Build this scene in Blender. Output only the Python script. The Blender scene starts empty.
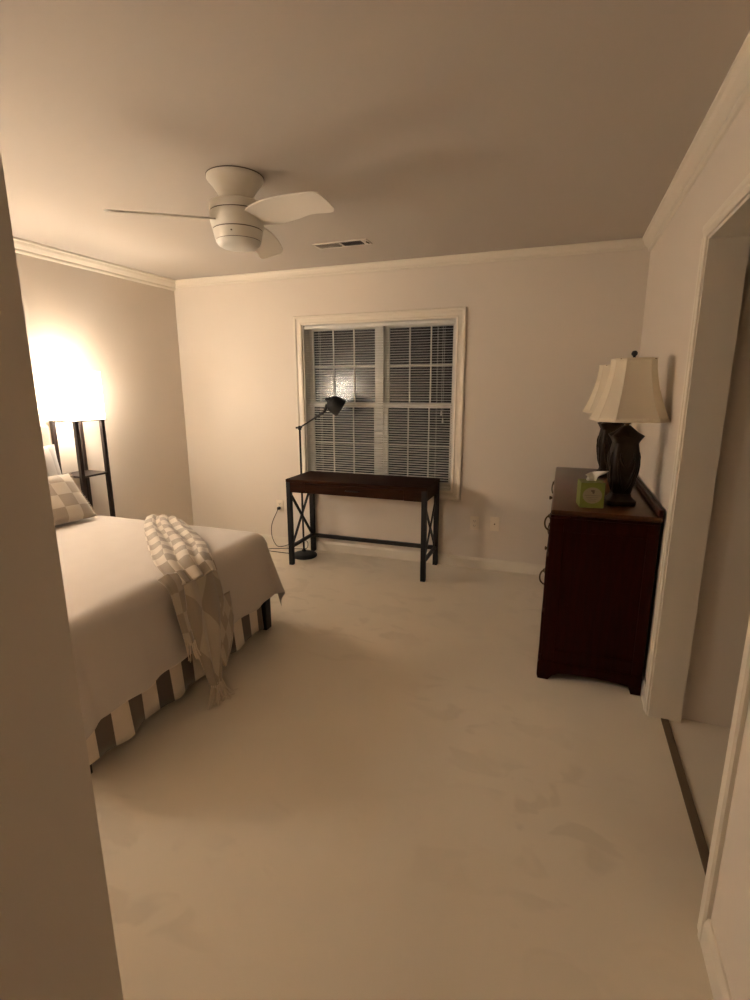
import bpy, bmesh, math, random
from mathutils import Vector, Matrix, noise

random.seed(7)
SC = bpy.context.scene
COL = SC.collection
PI = math.pi

# ------------------------------------------------------------------ dimensions of the room (metres)
H = 2.44
D = 4.096          # window wall
XL = -3.476        # wall the bed stands against
XR = 0.468         # wall with the dresser and the opening
YF = 0.45          # room side of the front wall
XE = -0.60         # end of the front wall, next to the entry passage

# ------------------------------------------------------------------ materials
def mat(name, color, rough=0.6, metal=0.0, spec=0.5, sheen=0.0, bump=None, vary=None, coat=0.0):
    m = bpy.data.materials.new(name); m.use_nodes = True
    nt = m.node_tree; b = nt.nodes['Principled BSDF']
    b.inputs['Base Color'].default_value = (*color, 1)
    b.inputs['Roughness'].default_value = rough
    b.inputs['Metallic'].default_value = metal
    b.inputs['Specular IOR Level'].default_value = spec
    b.inputs['Sheen Weight'].default_value = sheen
    b.inputs['Coat Weight'].default_value = coat
    tc = nt.nodes.new('ShaderNodeTexCoord')
    if bump:
        sc, st, di = bump
        n = nt.nodes.new('ShaderNodeTexNoise'); n.inputs['Scale'].default_value = sc
        n.inputs['Detail'].default_value = 4
        nt.links.new(tc.outputs['Object'], n.inputs['Vector'])
        bp = nt.nodes.new('ShaderNodeBump'); bp.inputs['Strength'].default_value = st
        bp.inputs['Distance'].default_value = di
        nt.links.new(n.outputs['Fac'], bp.inputs['Height'])
        nt.links.new(bp.outputs['Normal'], b.inputs['Normal'])
    if vary:
        sc, c2 = vary[0], vary[1]
        stretch = vary[2] if len(vary) > 2 else (1, 1, 1)
        mp = nt.nodes.new('ShaderNodeMapping'); mp.inputs['Scale'].default_value = stretch
        n = nt.nodes.new('ShaderNodeTexNoise'); n.inputs['Scale'].default_value = sc
        n.inputs['Detail'].default_value = 5
        nt.links.new(tc.outputs['Object'], mp.inputs['Vector'])
        nt.links.new(mp.outputs['Vector'], n.inputs['Vector'])
        r = nt.nodes.new('ShaderNodeValToRGB')
        r.color_ramp.elements[0].position = 0.35; r.color_ramp.elements[1].position = 0.65
        r.color_ramp.elements[0].color = (*color, 1); r.color_ramp.elements[1].color = (*c2, 1)
        nt.links.new(n.outputs['Fac'], r.inputs['Fac'])
        nt.links.new(r.outputs['Color'], b.inputs['Base Color'])
    return m

def uv_pattern(name, kind, c1, c2, rough=0.85, bump=(500, 0.2, 0.001), sheen=0.2, scale=1.0):
    """woven or sewn pattern following the cloth's own UV: 'stripe' or 'check'"""
    m = mat(name, c1, rough, 0, 0.2, sheen, bump)
    nt = m.node_tree; b = nt.nodes['Principled BSDF']
    tc = nt.nodes.new('ShaderNodeUVMap'); tc.uv_map = 'UVMap'
    ck = nt.nodes.new('ShaderNodeTexChecker'); ck.inputs['Scale'].default_value = scale
    ck.inputs['Color1'].default_value = (*c1, 1); ck.inputs['Color2'].default_value = (*c2, 1)
    if kind == 'stripe':
        sx = nt.nodes.new('ShaderNodeSeparateXYZ'); cx = nt.nodes.new('ShaderNodeCombineXYZ')
        nt.links.new(tc.outputs['UV'], sx.inputs[0]); nt.links.new(sx.outputs['X'], cx.inputs['X'])
        cx.inputs['Y'].default_value = 0.25; cx.inputs['Z'].default_value = 0.25
        nt.links.new(cx.outputs[0], ck.inputs['Vector'])
    else:
        sx = nt.nodes.new('ShaderNodeSeparateXYZ'); cx = nt.nodes.new('ShaderNodeCombineXYZ')
        nt.links.new(tc.outputs['UV'], sx.inputs[0])
        nt.links.new(sx.outputs['X'], cx.inputs['X']); nt.links.new(sx.outputs['Y'], cx.inputs['Y'])
        cx.inputs['Z'].default_value = 0.25
        nt.links.new(cx.outputs[0], ck.inputs['Vector'])
    nt.links.new(ck.outputs['Color'], b.inputs['Base Color'])
    return m

def shade_mat(name, color, trans, tcolor, weave=None, glow=None):
    """lampshade cloth: some light goes through it"""
    m = bpy.data.materials.new(name); m.use_nodes = True
    nt = m.node_tree; nt.nodes.clear()
    out = nt.nodes.new('ShaderNodeOutputMaterial')
    d = nt.nodes.new('ShaderNodeBsdfDiffuse'); d.inputs['Color'].default_value = (*color, 1)
    t = nt.nodes.new('ShaderNodeBsdfTranslucent'); t.inputs['Color'].default_value = (*tcolor, 1)
    mx = nt.nodes.new('ShaderNodeMixShader'); mx.inputs[0].default_value = trans
    nt.links.new(d.outputs[0], mx.inputs[1]); nt.links.new(t.outputs[0], mx.inputs[2])
    if glow:            # the lit lampshade is itself the lamp's luminous surface
        e = nt.nodes.new('ShaderNodeEmission'); e.inputs[0].default_value = (*glow[0], 1); e.inputs[1].default_value = glow[1]
        ad = nt.nodes.new('ShaderNodeAddShader')
        nt.links.new(mx.outputs[0], ad.inputs[0]); nt.links.new(e.outputs[0], ad.inputs[1]); nt.links.new(ad.outputs[0], out.inputs['Surface'])
    else:
        nt.links.new(mx.outputs[0], out.inputs['Surface'])
    if weave:
        tc = nt.nodes.new('ShaderNodeTexCoord')
        mp = nt.nodes.new('ShaderNodeMapping'); mp.inputs['Scale'].default_value = (30, 30, 260)
        n = nt.nodes.new('ShaderNodeTexNoise'); n.inputs['Scale'].default_value = 1.0; n.inputs['Detail'].default_value = 3
        nt.links.new(tc.outputs['Object'], mp.inputs[0]); nt.links.new(mp.outputs[0], n.inputs['Vector'])
        r = nt.nodes.new('ShaderNodeValToRGB')
        r.color_ramp.elements[0].position = 0.3; r.color_ramp.elements[1].position = 0.7
        r.color_ramp.elements[0].color = (*[c * weave for c in tcolor], 1)
        r.color_ramp.elements[1].color = (*tcolor, 1)
        nt.links.new(n.outputs['Fac'], r.inputs[0]); nt.links.new(r.outputs[0], t.inputs['Color'])
    return m

def glass_mat(name):
    m = bpy.data.materials.new(name); m.use_nodes = True
    nt = m.node_tree; nt.nodes.clear()
    out = nt.nodes.new('ShaderNodeOutputMaterial')
    tr = nt.nodes.new('ShaderNodeBsdfTransparent'); tr.inputs[0].default_value = (0.93, 0.95, 0.94, 1)
    gl = nt.nodes.new('ShaderNodeBsdfGlossy'); gl.inputs['Roughness'].default_value = 0.14
    fr = nt.nodes.new('ShaderNodeFresnel'); fr.inputs['IOR'].default_value = 1.42
    mx = nt.nodes.new('ShaderNodeMixShader')
    nt.links.new(fr.outputs[0], mx.inputs[0]); nt.links.new(tr.outputs[0], mx.inputs[1]); nt.links.new(gl.outputs[0], mx.inputs[2])
    nt.links.new(mx.outputs[0], out.inputs['Surface'])
    return m

def emit_mat(name, color, s):
    m = bpy.data.materials.new(name); m.use_nodes = True
    nt = m.node_tree; nt.nodes.clear()
    out = nt.nodes.new('ShaderNodeOutputMaterial'); e = nt.nodes.new('ShaderNodeEmission')
    e.inputs[0].default_value = (*color, 1); e.inputs[1].default_value = s
    nt.links.new(e.outputs[0], out.inputs[0]); return m

WALL = mat('wall_paint', (0.66, 0.595, 0.52), 0.55, spec=0.3, bump=(260, 0.05, 0.001))
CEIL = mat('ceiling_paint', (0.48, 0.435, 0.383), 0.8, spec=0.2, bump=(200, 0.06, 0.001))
TRIM = mat('trim_paint', (0.70, 0.642, 0.548), 0.35, spec=0.5)
CARPET = mat('carpet_pile', (0.74, 0.655, 0.53), 0.95, spec=0.1, sheen=0.3, bump=(600, 0.5, 0.004))
def trodden(m, c1, c2):
    """pile pressed one way or the other by footsteps: sharp-edged patches, a little darker"""
    nt = m.node_tree; b = nt.nodes['Principled BSDF']
    tc = nt.nodes.new('ShaderNodeTexCoord')
    def noise_ramp(scale, dist, lo, hi, stretch=(1, 1, 1)):
        mp = nt.nodes.new('ShaderNodeMapping'); mp.inputs['Scale'].default_value = stretch
        n = nt.nodes.new('ShaderNodeTexNoise'); n.inputs['Scale'].default_value = scale; n.inputs['Detail'].default_value = 2; n.inputs['Distortion'].default_value = dist
        r = nt.nodes.new('ShaderNodeMapRange'); r.inputs[1].default_value = lo; r.inputs[2].default_value = hi
        nt.links.new(tc.outputs['Object'], mp.inputs[0]); nt.links.new(mp.outputs[0], n.inputs['Vector']); nt.links.new(n.outputs['Fac'], r.inputs[0]); return r
    p = noise_ramp(4.6, 0.8, 0.54, 0.62, (1.0, 1.6, 1)); q = noise_ramp(0.9, 0.3, 0.46, 0.62); w = noise_ramp(1.6, 0.6, 0.35, 0.65)
    mu = nt.nodes.new('ShaderNodeMath'); mu.operation = 'MULTIPLY'; nt.links.new(p.outputs[0], mu.inputs[0]); nt.links.new(q.outputs[0], mu.inputs[1])
    ad = nt.nodes.new('ShaderNodeMath'); ad.operation = 'MULTIPLY_ADD'; ad.inputs[1].default_value = 0.5
    nt.links.new(w.outputs[0], ad.inputs[0]); nt.links.new(mu.outputs[0], ad.inputs[2])
    mx = nt.nodes.new('ShaderNodeMix'); mx.data_type = 'RGBA'
    mx.inputs[6].default_value = (*c1, 1); mx.inputs[7].default_value = (*c2, 1)
    nt.links.new(ad.outputs[0], mx.inputs[0]); nt.links.new(mx.outputs[2], b.inputs['Base Color'])
trodden(CARPET, (0.75, 0.665, 0.535), (0.665, 0.583, 0.463))
BLACKMETAL = mat('black_metal', (0.009, 0.008, 0.008), 0.5, 0.0, spec=0.3)
WALNUT = mat('dark_walnut', (0.028, 0.0085, 0.0025), 0.48, spec=0.06, bump=(90, 0.05, 0.001), vary=(5, (0.016, 0.005, 0.0016), (1, 14, 14)))
MAHOGTOPLIT = mat('polished_mahogany_top_lit', (0.070, 0.024, 0.006), 0.28, spec=0.28, vary=(6, (0.048, 0.016, 0.004), (12, 2, 1.2)))  # same wood, polished; browner and lighter to put the lamplit look into its colour
MAHOG = mat('dark_mahogany', (0.024, 0.0022, 0.0008), 0.42, spec=0.08, vary=(6, (0.015, 0.0018, 0.0008), (12, 2, 1.2)))
ESPRESSO = mat('espresso_wood', (0.030, 0.018, 0.014), 0.35, vary=(6, (0.02, 0.012, 0.010), (10, 10, 1)))
BRASS = mat('aged_brass', (0.10, 0.065, 0.03), 0.4, 0.8)
FANWHITE = mat('fan_enamel', (0.72, 0.69, 0.62), 0.35)
FANBLADE = mat('fan_blade_paint', (0.68, 0.64, 0.57), 0.5)
FROST = mat('frosted_light_cover', (0.70, 0.69, 0.64), 0.4)
GROOVE = mat('dark_gap', (0.10, 0.075, 0.06), 0.6)
SPREAD = mat('cream_cotton', (0.545, 0.488, 0.435), 0.9, spec=0.15, sheen=0.3, bump=(420, 0.25, 0.002))
SKIRT = uv_pattern('striped_skirt_cloth', 'stripe', (0.74, 0.65, 0.54), (0.135, 0.105, 0.085))
THROW = uv_pattern('checked_throw_cloth', 'check', (0.58, 0.515, 0.43), (0.31, 0.26, 0.20), bump=(300, 0.5, 0.003), sheen=0.4)
THROWBACK = uv_pattern('throw_reverse_cloth', 'check', (0.45, 0.385, 0.30), (0.33, 0.275, 0.21), bump=(300, 0.5, 0.003), sheen=0.4)
FRINGE = mat('fringe_yarn', (0.62, 0.53, 0.42), 0.95)
CHECKP = uv_pattern('checked_cushion_cloth', 'check', (0.52, 0.465, 0.395), (0.34, 0.29, 0.235), bump=(300, 0.5, 0.003), sheen=0.4)
SHAM = uv_pattern('striped_sham_cloth', 'stripe', (0.62, 0.59, 0.56), (0.46, 0.43, 0.40))
BEIGEUP = mat('beige_upholstery', (0.50, 0.45, 0.37), 0.95, sheen=0.3, bump=(500, 0.3, 0.002))
TICKING = mat('mattress_ticking', (0.7, 0.68, 0.64), 0.9)
SHADELIN = shade_mat('linen_shade_cloth', (0.80, 0.74, 0.64), 0.5, (0.90, 0.84, 0.72), weave=0.78, glow=((1.0, 0.90, 0.80), 12.5))
SHADELIN2 = shade_mat('linen_shade_cloth_raised_glow', (0.80, 0.74, 0.64), 0.5, (0.90, 0.84, 0.72), weave=0.78, glow=((1.0, 0.90, 0.80), 27.0))  # glow raised above the first shade's to carry more room light; same bulb
SHADECREAM = shade_mat('cream_shade_cloth', (0.80, 0.72, 0.58), 0.15, (0.7, 0.6, 0.45))
SHADETRIM = mat('cream_shade_trim', (0.74, 0.65, 0.50), 0.7)
CARVED = mat('carved_dark_resin', (0.020, 0.011, 0.004), 0.45, spec=0.2, bump=(60, 0.3, 0.004), vary=(14, (0.011, 0.006, 0.0025)))
GREENBOX = mat('green_cardboard', (0.165, 0.200, 0.030), 0.5, vary=(5, (0.145, 0.175, 0.025)))
LABEL = mat('printed_label', (0.27, 0.235, 0.15), 0.5)
PRINT = mat('dark_print', (0.10, 0.075, 0.045), 0.6)
PAPER = mat('tissue_paper', (0.90, 0.87, 0.78), 0.9)
PLATE = mat('ivory_plastic', (0.74, 0.66, 0.54), 0.4)
SLOTS = mat('socket_slots', (0.12, 0.09, 0.07), 0.6)
BLIND = mat('white_blind_slat', (0.64, 0.63, 0.60), 0.4)
VINYL = mat('white_vinyl_window', (0.62, 0.60, 0.56), 0.4)
GLASS = glass_mat('window_glass')
VENTDARK = mat('vent_shadow_grey', (0.13, 0.10, 0.10), 0.6)
VENTWHITE = mat('vent_enamel', (0.60, 0.55, 0.49), 0.45)
STRIP = mat('brown_threshold', (0.13, 0.085, 0.045), 0.5)
BLACKCORD = mat('black_rubber_cord', (0.015, 0.013, 0.012), 0.5)
BULBGLASS = emit_mat('lit_bulb', (1.0, 0.92, 0.82), 300)
GLAZEDBULB = mat('unlit_bulb_glass', (0.8, 0.8, 0.76), 0.2)

# ------------------------------------------------------------------ mesh helpers
def new_bm(): return bmesh.new()

def finish(name, bm, m, parent=None, smooth=None, mods=()):
    bmesh.ops.recalc_face_normals(bm, faces=bm.faces[:])
    me = bpy.data.meshes.new(name)
    bm.to_mesh(me); bm.free()
    ms = m if isinstance(m, (list, tuple)) else [m]
    for k in ms: me.materials.append(k)
    o = bpy.data.objects.new(name, me)
    COL.objects.link(o)
    if parent is not None: o.parent = parent
    if smooth is not None:
        me.polygons.foreach_set('use_smooth', [True] * len(me.polygons))
        try:
            me.set_sharp_from_angle(angle=math.radians(smooth))
        except Exception:
            pass
    for kind, kw in mods:
        md = o.modifiers.new(kind.lower(), kind)
        for k, v in kw.items(): setattr(md, k, v)
    return o

def box(bm, a, b, bev=0.0, seg=2, mi=0):
    x0, y0, z0 = a; x1, y1, z1 = b
    vs = [bm.verts.new(p) for p in ((x0,y0,z0),(x1,y0,z0),(x1,y1,z0),(x0,y1,z0),(x0,y0,z1),(x1,y0,z1),(x1,y1,z1),(x0,y1,z1))]
    fs = [bm.faces.new([vs[i] for i in q]) for q in ((0,3,2,1),(4,5,6,7),(0,1,5,4),(1,2,6,5),(2,3,7,6),(3,0,4,7))]
    for f in fs: f.material_index = mi
    if bev > 0:
        es = list({e for f in fs for e in f.edges})
        bmesh.ops.bevel(bm, geom=es, offset=bev, segments=seg, affect='EDGES', profile=0.5)
    return bm

def bar(bm, p, q, w, h, up=(0, 0, 1), bev=0.0):
    """square-section bar from p to q"""
    p = Vector(p); q = Vector(q); d = (q - p).normalized(); u = Vector(up)
    s = d.cross(u)
    if s.length < 1e-4: u = Vector((0, 1, 0)); s = d.cross(u)
    s.normalize(); u = s.cross(d).normalized()
    vs = []
    for c in (p, q):
        for i, j in ((-1, -1), (1, -1), (1, 1), (-1, 1)):
            vs.append(bm.verts.new(c + s * (w / 2 * i) + u * (h / 2 * j)))
    fs = [bm.faces.new([vs[i] for i in f]) for f in ((0,3,2,1),(4,5,6,7),(0,1,5,4),(1,2,6,5),(2,3,7,6),(3,0,4,7))]
    if bev > 0:
        bmesh.ops.bevel(bm, geom=list({e for f in fs for e in f.edges}), offset=bev, segments=2, affect='EDGES', profile=0.5)

def tube(bm, pts, r, n=8, caps=True):
    pts = [Vector(p) for p in pts]; rings = []
    rr = r if isinstance(r, (list, tuple)) else [r] * len(pts)
    ref = None
    for i, p in enumerate(pts):
        d = (pts[min(i + 1, len(pts) - 1)] - pts[max(i - 1, 0)]).normalized()
        if ref is None:
            ref = Vector((0, 0, 1)) if abs(d.z) < 0.9 else Vector((1, 0, 0))
        s = d.cross(ref); s.normalize(); u = s.cross(d).normalized(); ref = u
        rings.append([bm.verts.new(p + (s * math.cos(2*PI*k/n) + u * math.sin(2*PI*k/n)) * rr[i]) for k in range(n)])
    for a, b in zip(rings, rings[1:]):
        for k in range(n):
            bm.faces.new((a[k], a[(k+1) % n], b[(k+1) % n], b[k]))
    if caps:
        bm.faces.new(rings[0][::-1]); bm.faces.new(rings[-1])

def lathe(bm, prof, c=(0, 0, 0), n=48, caps=True):
    """prof: list of (radius, z)"""
    rings = []
    for r, z in prof:
        rings.append([bm.verts.new((c[0] + r*math.cos(2*PI*k/n), c[1] + r*math.sin(2*PI*k/n), c[2] + z)) for k in range(n)])
    for a, b in zip(rings, rings[1:]):
        for k in range(n): bm.faces.new((a[k], a[(k+1) % n], b[(k+1) % n], b[k]))
    if caps:
        bm.faces.new(rings[0][::-1]); bm.faces.new(rings[-1])

def prism(bm, outline, axis, a, b, mi=0):
    """outline: 2-D points; axis 'x','y','z' is the extrusion axis from a to b"""
    def P(u, v, t):
        return {'x': (t, u, v), 'y': (u, t, v), 'z': (u, v, t)}[axis]
    A = [bm.verts.new(P(u, v, a)) for u, v in outline]; B = [bm.verts.new(P(u, v, b)) for u, v in outline]
    n = len(outline)
    fs = [bm.faces.new(A[::-1]), bm.faces.new(B)]
    for k in range(n): fs.append(bm.faces.new((A[k], A[(k+1) % n], B[(k+1) % n], B[k])))
    for f in fs: f.material_index = mi

def loft(bm, rings, closed=True, caps=True):
    R = [[bm.verts.new(p) for p in r] for r in rings]; n = len(R[0])
    for a, b in zip(R, R[1:]):
        for k in range(n if closed else n - 1):
            bm.faces.new((a[k], a[(k+1) % n], b[(k+1) % n], b[k]))
    if caps: bm.faces.new(R[0][::-1]); bm.faces.new(R[-1])

def grid(bm, P, nu, nv, uvf=None):
    """P(i,j) -> point; quads; uvf(i,j) -> uv"""
    V = [[bm.verts.new(P(i, j)) for j in range(nv)] for i in range(nu)]
    lay = (bm.loops.layers.uv.get('UVMap') or bm.loops.layers.uv.new('UVMap')) if uvf else None
    for i in range(nu - 1):
        for j in range(nv - 1):
            ij = ((i, j), (i+1, j), (i+1, j+1), (i, j+1))
            f = bm.faces.new([V[a][b] for a, b in ij])
            if lay is not None:
                for l, (a, b) in zip(f.loops, ij): l[lay].uv = uvf(a, b)
    return V

def crom(pts, n):
    """Catmull-Rom through pts (tuples of numbers), n samples per span"""
    pts = [Vector(p) for p in pts]; out = []
    for i in range(len(pts) - 1):
        p0 = pts[max(i-1, 0)]; p1 = pts[i]; p2 = pts[i+1]; p3 = pts[min(i+2, len(pts)-1)]
        for k in range(n):
            t = k / n
            out.append(0.5 * ((2*p1) + (p2-p0)*t + (2*p0-5*p1+4*p2-p3)*t*t + (3*p1-p0-3*p2+p3)*t**3))
    out.append(pts[-1]); return out

def thing(name, label, cat, loc=(0, 0, 0), rz=0, group=None):
    o = bpy.data.objects.new(name, None); COL.objects.link(o)
    o.empty_display_size = 0.1
    o.location = loc; o.rotation_euler = (0, 0, rz)
    o['label'] = label; o['category'] = cat
    if group: o['group'] = group
    return o

def tag(o, label, cat, group=None):
    o['label'] = label; o['category'] = cat
    if group: o['group'] = group
    return o

def struct(o): o['kind'] = 'structure'; return o

def dup(root, loc, label):
    r = root.copy(); COL.objects.link(r); r.location = loc; r['label'] = label
    for ch in list(root.children):
        c = ch.copy(); COL.objects.link(c); c.parent = r
        for g in list(ch.children):
            d = g.copy(); COL.objects.link(d); d.parent = c
    return r

# ------------------------------------------------------------------ the room shell
XH = 1.75            # far end of the space beyond the opening
YR = -1.0            # back of the entry passage
OY0, OY1, OZ = 1.385, 2.392, 2.035     # opening in the right wall
WT = 0.125
b = new_bm(); box(b, (XL-0.15, YR-0.15, -0.12), (XH+0.1, D+0.2, 0.0)); struct(finish('floor', b, CARPET))
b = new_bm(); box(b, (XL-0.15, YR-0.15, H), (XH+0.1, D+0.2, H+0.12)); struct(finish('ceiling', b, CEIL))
b = new_bm(); box(b, (XL-0.15, YF-0.12, 0), (XL, D+0.15, H)); struct(finish('wall_left', b, WALL))
WX0, WX1, WZ0, WZ1 = -2.160, -0.822, 0.640, 2.000
b = new_bm()
box(b, (XL, D, 0), (WX0, D+0.15, H)); box(b, (WX1, D, 0), (XR+WT, D+0.15, H))
box(b, (WX0, D, 0), (WX1, D+0.15, WZ0)); box(b, (WX0, D, WZ1), (WX1, D+0.15, H))
struct(finish('wall_back', b, WALL))
b = new_bm()
box(b, (XR, OY1, 0), (XR+WT, D, H)); box(b, (XR, YR, 0), (XR+WT, OY0, H)); box(b, (XR, OY0, OZ), (XR+WT, OY1, H))
struct(finish('wall_right', b, WALL))
b = new_bm(); box(b, (XL, YF-0.12, 0), (XE, YF, H)); struct(finish('wall_front', b, WALL))
b = new_bm(); box(b, (XE-0.12, YR, 0), (XE, YF-0.12, H)); struct(finish('wall_entry', b, WALL))
b = new_bm(); box(b, (XE-0.12, YR-0.12, 0), (XH, YR, H)); struct(finish('wall_rear', b, WALL))
b = new_bm()
box(b, (XR+WT, OY1+0.02, 0), (XH, OY1+0.14, H))
box(b, (XH, YR, 0), (XH+0.1, OY1+0.14, H))
struct(finish('wall_hall', b, WALL))

# crown moulding: profile (out from wall, down from ceiling)
CR = [(0, 0), (0.062, 0), (0.062, 0.012), (0.052, 0.018), (0.044, 0.034), (0.026, 0.052), (0.016, 0.058), (0.016, 0.070), (0.010, 0.078), (0, 0.082)]
b = new_bm(); prism(b, [(D - 0.8*o, H - 0.72*d) for o, d in CR], 'x', XL, XR); struct(finish('trim_1', b, TRIM))
b = new_bm(); prism(b, [(XL + o, H - d) for o, d in CR], 'y', YF, D); struct(finish('trim_2', b, TRIM))
b = new_bm(); prism(b, [(XR - o, H - d) for o, d in CR], 'y', YR, D); struct(finish('trim_3', b, TRIM))
BB = [(0, 0), (0.014, 0), (0.014, 0.070), (0.010, 0.080), (0.006, 0.090), (0, 0.090)]
b = new_bm(); prism(b, [(D - o, z) for o, z in BB], 'x', XL, XR); struct(finish('baseboard_back', b, TRIM))
b = new_bm(); prism(b, [(XL + o, z) for o, z in BB], 'y', YF, D); struct(finish('baseboard_left', b, TRIM))
b = new_bm(); prism(b, [(XR - o, z) for o, z in BB], 'y', OY1 + 0.054, D); prism(b, [(XR - o, z) for o, z in BB], 'y', YR, OY0 - 0.054)
struct(finish('baseboard_right', b, TRIM))

# opening in the right wall: casing with a moulded face, painted jamb, brown threshold strip
dr = bpy.data.objects.new('door_1', None); COL.objects.link(dr); struct(dr)
b = new_bm()
CW = 0.054
def casing_profile(side):       # offsets from the opening edge: (away, out of wall)
    return [(0.0, 0), (0.0, 0.010), (0.006, 0.012), (0.022, 0.012), (0.030, 0.016), (CW-0.006, 0.016), (CW, 0.010), (CW, 0)]
prism(b, [(XR - o, OY1 + a) for a, o in casing_profile(1)], 'z', 0.0, OZ + 0.0)
prism(b, [(XR - o, OY0 - a) for a, o in casing_profile(1)], 'z', 0.0, OZ + 0.0)
prism(b, [(XR - o, OZ + a) for a, o in casing_profile(1)], 'y', OY0 - CW, OY1 + CW)
finish('casing', b, TRIM, dr)
b = new_bm()
box(b, (XR - 0.004, OY1 - 0.014, 0), (XR + WT + 0.004, OY1 - 0.001, OZ - 0.014))
box(b, (XR - 0.004, OY0 + 0.001, 0), (XR + WT + 0.004, OY0 + 0.014, OZ - 0.014))
box(b, (XR - 0.004, OY0 + 0.001, OZ - 0.014), (XR + WT + 0.004, OY1 - 0.001, OZ - 0.001))
finish('jamb', b, TRIM, dr)
b = new_bm(); box(b, (XR + 0.048, OY0 + 0.015, 0.0), (XR + 0.080, OY1 - 0.015, 0.006), 0.002)
finish('threshold_strip', b, STRIP, dr)

# ------------------------------------------------------------------ window
wn = bpy.data.objects.new('window_1', None); COL.objects.link(wn); struct(wn)
b = new_bm()
cw = 0.074
prof = [(0, 0), (0, 0.012), (0.010, 0.016), (0.020, 0.012), (0.046, 0.012), (0.056, 0.020), (cw-0.004, 0.020), (cw, 0.014), (cw, 0)]
# mitred picture-frame casing
cs = []
for a, o in prof:
    cs.append([(WX0 - a, D - o, WZ0 - a), (WX1 + a, D - o, WZ0 - a), (WX1 + a, D - o, WZ1 + a), (WX0 - a, D - o, WZ1 + a)])
R = [[b.verts.new(p) for p in r] for r in cs]
for A, B in zip(R, R[1:]):
    for k in range(4): b.faces.new((A[k], A[(k+1) % 4], B[(k+1) % 4], B[k]))
finish('casing', b, TRIM, wn)
FY0, FY1 = D + 0.075, D + 0.15
b = new_bm()
e = 0.0005
for a, c in (((WX0+e, D+0.002, WZ0+e), (WX0+0.012, FY1, WZ1-e)), ((WX1-0.012, D+0.002, WZ0+e), (WX1-e, FY1, WZ1-e)),
             ((WX0+0.012, D+0.002, WZ0+e), (WX1-0.012, FY1, WZ0+0.012)), ((WX0+0.012, D+0.002, WZ1-0.004), (WX1-0.012, FY1, WZ1-e))):
    box(b, a, c)
box(b, (-1.497, FY0-0.010, WZ0+0.012), (-1.443, FY1, WZ1-0.012), 0.003)
finish('frame', b, VINYL, wn)
for x0, x1 in ((WX0+0.012, -1.497), (-1.443, WX1-0.012)):
    for z0, z1, yy in ((1.315, WZ1-0.004, FY0+0.030), (WZ0+0.012, 1.345, FY0)):
        b = new_bm(); st = 0.036; rt = 0.034
        box(b, (x0, yy, z0), (x0+st, yy+0.028, z1), 0.002); box(b, (x1-st, yy, z0), (x1, yy+0.028, z1), 0.002)
        box(b, (x0+st, yy, z0), (x1-st, yy+0.028, z0+rt), 0.002); box(b, (x0+st, yy, z1-rt), (x1-st, yy+0.028, z1), 0.002)
        s = finish('sash', b, VINYL, wn)
        b = new_bm(); mw = 0.011
        for k in (1, 2):
            xm = x0+st + (x1-x0-2*st)*k/3; box(b, (xm-mw/2, yy+0.004, z0+rt), (xm+mw/2, yy+0.013, z1-rt))
        zm = (z0+z1)/2; box(b, (x0+st, yy+0.0035, zm-mw/2), (x1-st, yy+0.0135, zm+mw/2))
        finish('muntin_grid', b, VINYL, s)
        b = new_bm(); box(b, (x0+st, yy+0.016, z0+rt), (x1-st, yy+0.019, z1-rt)); finish('pane', b, GLASS, s)

# horizontal blind across both sashes
bl = thing('window_blind', 'white horizontal slat blind lowered over the whole window above the desk', 'blind', ((WX0+WX1)/2, D+0.026, WZ1-0.006))
bx0, bx1 = (WX0-WX1)/2 + 0.022, (WX1-WX0)/2 - 0.022
b = new_bm(); box(b, (bx0-0.006, -0.016, -0.026), (bx1+0.006, 0.016, -0.001), 0.003); finish('headrail', b, BLIND, bl)
b = new_bm()
ns = 63; z_top = -0.046; z_bot = WZ0 - WZ1 + 0.006 + 0.042
tilt = math.radians(9)
for k in range(ns):
    z = z_top + (z_bot - z_top) * k / (ns - 1)
    pts = []
    for j in range(4):
        u = -0.0115 + 0.023 * j / 3
        cam = 0.0016 * (1 - (u / 0.0115) ** 2)
        pts.append((u * math.cos(tilt) - cam * math.sin(tilt) * 0, z + u * math.sin(tilt) + cam))
    top = pts; bot = [(y, zz - 0.0007) for y, zz in pts[::-1]]
    prism(b, top + bot, 'x', bx0, bx1)
finish('slats', b, BLIND, bl, smooth=40)
b = new_bm(); box(b, (bx0, -0.012, z_bot-0.026), (bx1, 0.012, z_bot-0.008), 0.003); finish('bottom_rail', b, BLIND, bl)
for fx in (0.10, 0.5, 0.90):
    b = new_bm(); x = bx0 + (bx1-bx0)*fx
    for y in (-0.0132, 0.0132): tube(b, [(x, y, -0.030), (x, y, z_bot-0.01)], 0.0008, 5)
    finish('ladder_cord', b, BLIND, bl)
b = new_bm(); tube(b, [(bx1-0.085, -0.019, -0.028), (bx1-0.085, -0.020, -0.70)], 0.0011, 5)
tube(b, [(bx1-0.070, -0.019, -0.028), (bx1-0.072, -0.020, -0.76)], 0.0011, 5); pc = finish('pull_cord', b, BLIND, bl)
for x, z in ((bx1-0.085, -0.70), (bx1-0.072, -0.76)):
    b = new_bm(); lathe(b, [(0.002, 0.002), (0.004, -0.004), (0.0075, -0.030), (0.007, -0.036), (0.001, -0.038)], (x, -0.020, z), 12)
    finish('tassel', b, BLIND, pc, smooth=40)
b = new_bm(); tube(b, [(bx0+0.075, -0.019, -0.026), (bx0+0.077, -0.021, -0.55)], 0.0035, 6); finish('tilt_wand', b, BLIND, bl)

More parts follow.
